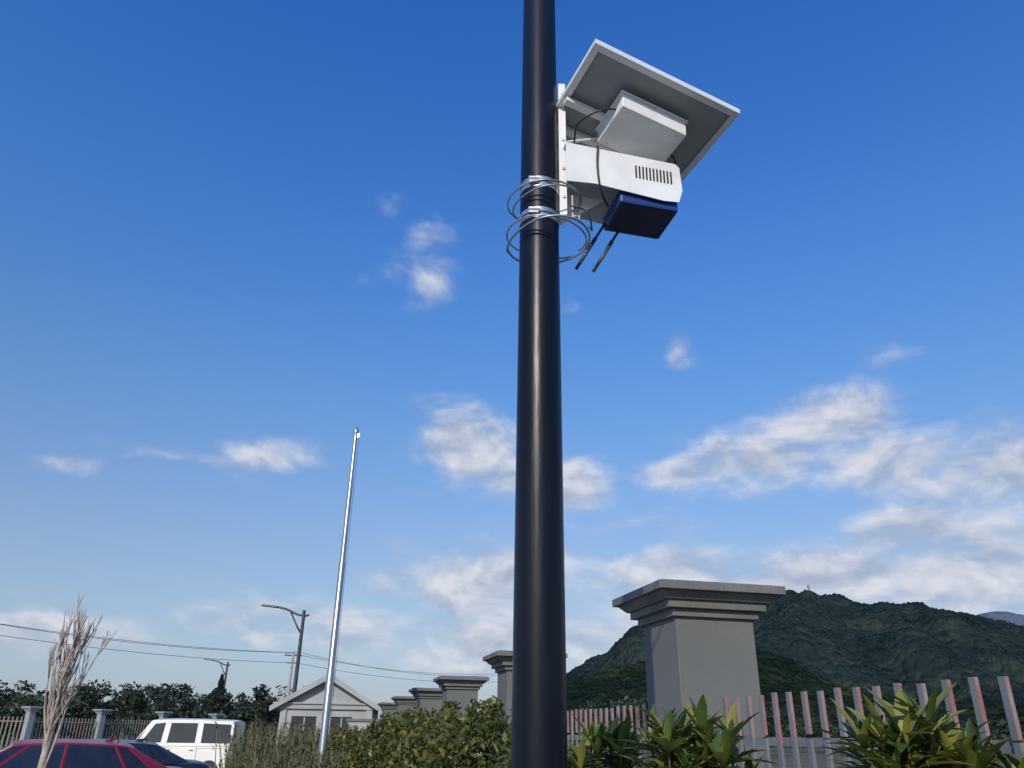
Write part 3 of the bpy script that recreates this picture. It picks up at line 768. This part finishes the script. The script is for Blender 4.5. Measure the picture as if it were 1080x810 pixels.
cmb=N.new('ShaderNodeCombineXYZ'); L.new(azd,cmb.inputs[0]); L.new(eld,cmb.inputs[1]); AE=cmb.outputs[0]
gr=N.new('ShaderNodeValToRGB'); e_=gr.color_ramp.elements
stops=[(0,(1.0,1.0,1.05)),(12,(.98,1.10,1.25)),(22,(.82,1.25,1.66)),(34,(.62,1.32,2.1)),(50,(.40,1.18,2.30)),(75,(.30,1.05,2.2))]
while len(e_)<len(stops): e_.new(.5)
for i,(d_,c_) in enumerate(stops):
    e_[i].position=d_/90; e_[i].color=(c_[0]/2.5,c_[1]/2.5,c_[2]/2.5,1)
L.new(mth('DIVIDE',eld,90.0,clamp=True),gr.inputs['Fac'])
mu=N.new('ShaderNodeVectorMath'); mu.operation='MULTIPLY'; L.new(sky.outputs['Color'],mu.inputs[0]); L.new(gr.outputs['Color'],mu.inputs[1])
ms=N.new('ShaderNodeVectorMath'); ms.operation='SCALE'; ms.inputs['Scale'].default_value=2.5; L.new(mu.outputs['Vector'],ms.inputs[0])
skycol=ms.outputs['Vector']
CL=[(-10.3,36.4,2.2,1.6,.62),(-8.6,35.0,2.8,2.0,.82),(-7.4,32.4,2.2,2.2,.80),(-12.6,31.2,1.8,1.0,.45),(-9.4,33.6,3.2,2.6,.60),
    (-3.4,19.8,4.4,2.6,1.45),(.5,17.8,4.2,1.7,1.15),(4.3,17.3,3.2,2.2,1.3),(-5.5,23.0,1.4,1.2,.5),
    (-18.3,18.1,3.2,1.4,1.0),(-23,17.0,5.5,0.8,.70),(-31,15.6,2.4,1.0,.66),
    (13.5,17.7,4.0,1.3,1.0),(23.5,20.4,5.5,2.4,1.25),(19,18.2,6.5,2.2,1.15),(27,17.2,6.5,2.3,1.05),(30.5,21.5,5,1.0,.55),
    (33.5,15.4,4.5,2.6,1.25),(30,12.0,7,2.6,1.05),
    (-1.5,9.8,5.5,2.5,1.35),(3,11.5,5,1.8,.90),(10.8,10.4,5.0,2.1,1.5),(15,8.8,10,2.4,1.35),(22.8,9.9,5.6,1.9,1.5),(31,9.6,8,2.4,1.4),
    (13.4,26.2,1.4,1.3,.72),(4.8,30.3,1.4,1.5,.50),(28,24.2,3.5,1.2,.45),(-13,6.6,11,2.0,.90),(-30,5.6,9,1.8,.80),(2,6.0,12,2.6,1.15),(-8,9.5,6,1.6,.75),(8,14,8,1.3,.50),
    (70,20,22,7,.8),(-75,22,20,6,.8),(160,28,40,9,.8)]
mask=None
for (a0,e0,wa,he,wt) in CL:
    ma=N.new('ShaderNodeVectorMath'); ma.operation='MULTIPLY_ADD'; L.new(AE,ma.inputs[0])
    ma.inputs[1].default_value=(.85/wa,.85/he,0); ma.inputs[2].default_value=(-.85*a0/wa,-.85*e0/he,0)
    dt=N.new('ShaderNodeVectorMath'); dt.operation='DOT_PRODUCT'; L.new(ma.outputs[0],dt.inputs[0]); L.new(ma.outputs[0],dt.inputs[1])
    g0=mth('SUBTRACT',math.log(wt),dt.outputs['Value'])
    mask=g0 if mask is None else mth('MAXIMUM',mask,g0)
mask=mth('EXPONENT',mask)
def noi(scale,detail,rough,vec,dist=0.0,off=(0,0,0),zs=2.0):
    mp=N.new('ShaderNodeMapping'); mp.inputs['Scale'].default_value=(1,1,zs); mp.inputs['Location'].default_value=off
    L.new(vec,mp.inputs['Vector'])
    n=N.new('ShaderNodeTexNoise'); n.inputs['Scale'].default_value=scale; n.inputs['Detail'].default_value=detail; n.inputs['Roughness'].default_value=rough; n.inputs['Distortion'].default_value=dist
    L.new(mp.outputs['Vector'],n.inputs['Vector']); return n.outputs['Fac']
n1=noi(11,8,.58,v_,.3)
n1b=noi(11,3,.58,v_,.3,off=(0,0,.035))
base=mth('ADD',mask,mth('MULTIPLY',mth('SUBTRACT',n1,.5),2.1))
mr=N.new('ShaderNodeMapRange'); mr.interpolation_type='SMOOTHSTEP'; mr.inputs['From Min'].default_value=.24; mr.inputs['From Max'].default_value=1.30
L.new(base,mr.inputs['Value'])
dens=mth('MULTIPLY',mr.outputs['Result'],mth('MULTIPLY',mth('MINIMUM',mth('MULTIPLY',mask,1.6),1.0),.88))
lit=mth('ADD',mth('MULTIPLY',mth('SUBTRACT',n1,n1b),3.4),.48,clamp=True)
ccr=N.new('ShaderNodeMix'); ccr.data_type='RGBA'; ccr.inputs[6].default_value=(3.9,4.5,5.8,1); ccr.inputs[7].default_value=(7.4,7.5,8.0,1)
L.new(lit,ccr.inputs[0])
hz=mth('MULTIPLY',mth('EXPONENT',mth('MULTIPLY',mth('ABSOLUTE',eld),-1/10.0)),.85)
hm=N.new('ShaderNodeMix'); hm.data_type='RGBA'; hm.inputs[7].default_value=(3.5,4.2,5.6,1); L.new(hz,hm.inputs[0]); L.new(skycol,hm.inputs[6])
cm=N.new('ShaderNodeMix'); cm.data_type='RGBA'; L.new(dens,cm.inputs[0]); L.new(hm.outputs[2],cm.inputs[6]); L.new(ccr.outputs[2],cm.inputs[7])
L.new(cm.outputs[2],bg.inputs['Color'])

sl=bpy.data.lights.new("sun",'SUN'); sl.energy=3.3; sl.angle=rad(.5); sl.color=(1,.90,.76)
so=bpy.data.objects.new("sun",sl); scene.collection.objects.link(so)
tosun=Vector((sdir.x*math.cos(sun_el),sdir.y*math.cos(sun_el),math.sin(sun_el)))
so.rotation_euler=tosun.to_track_quat('Z','Y').to_euler(); so.location=(0,-20,30)
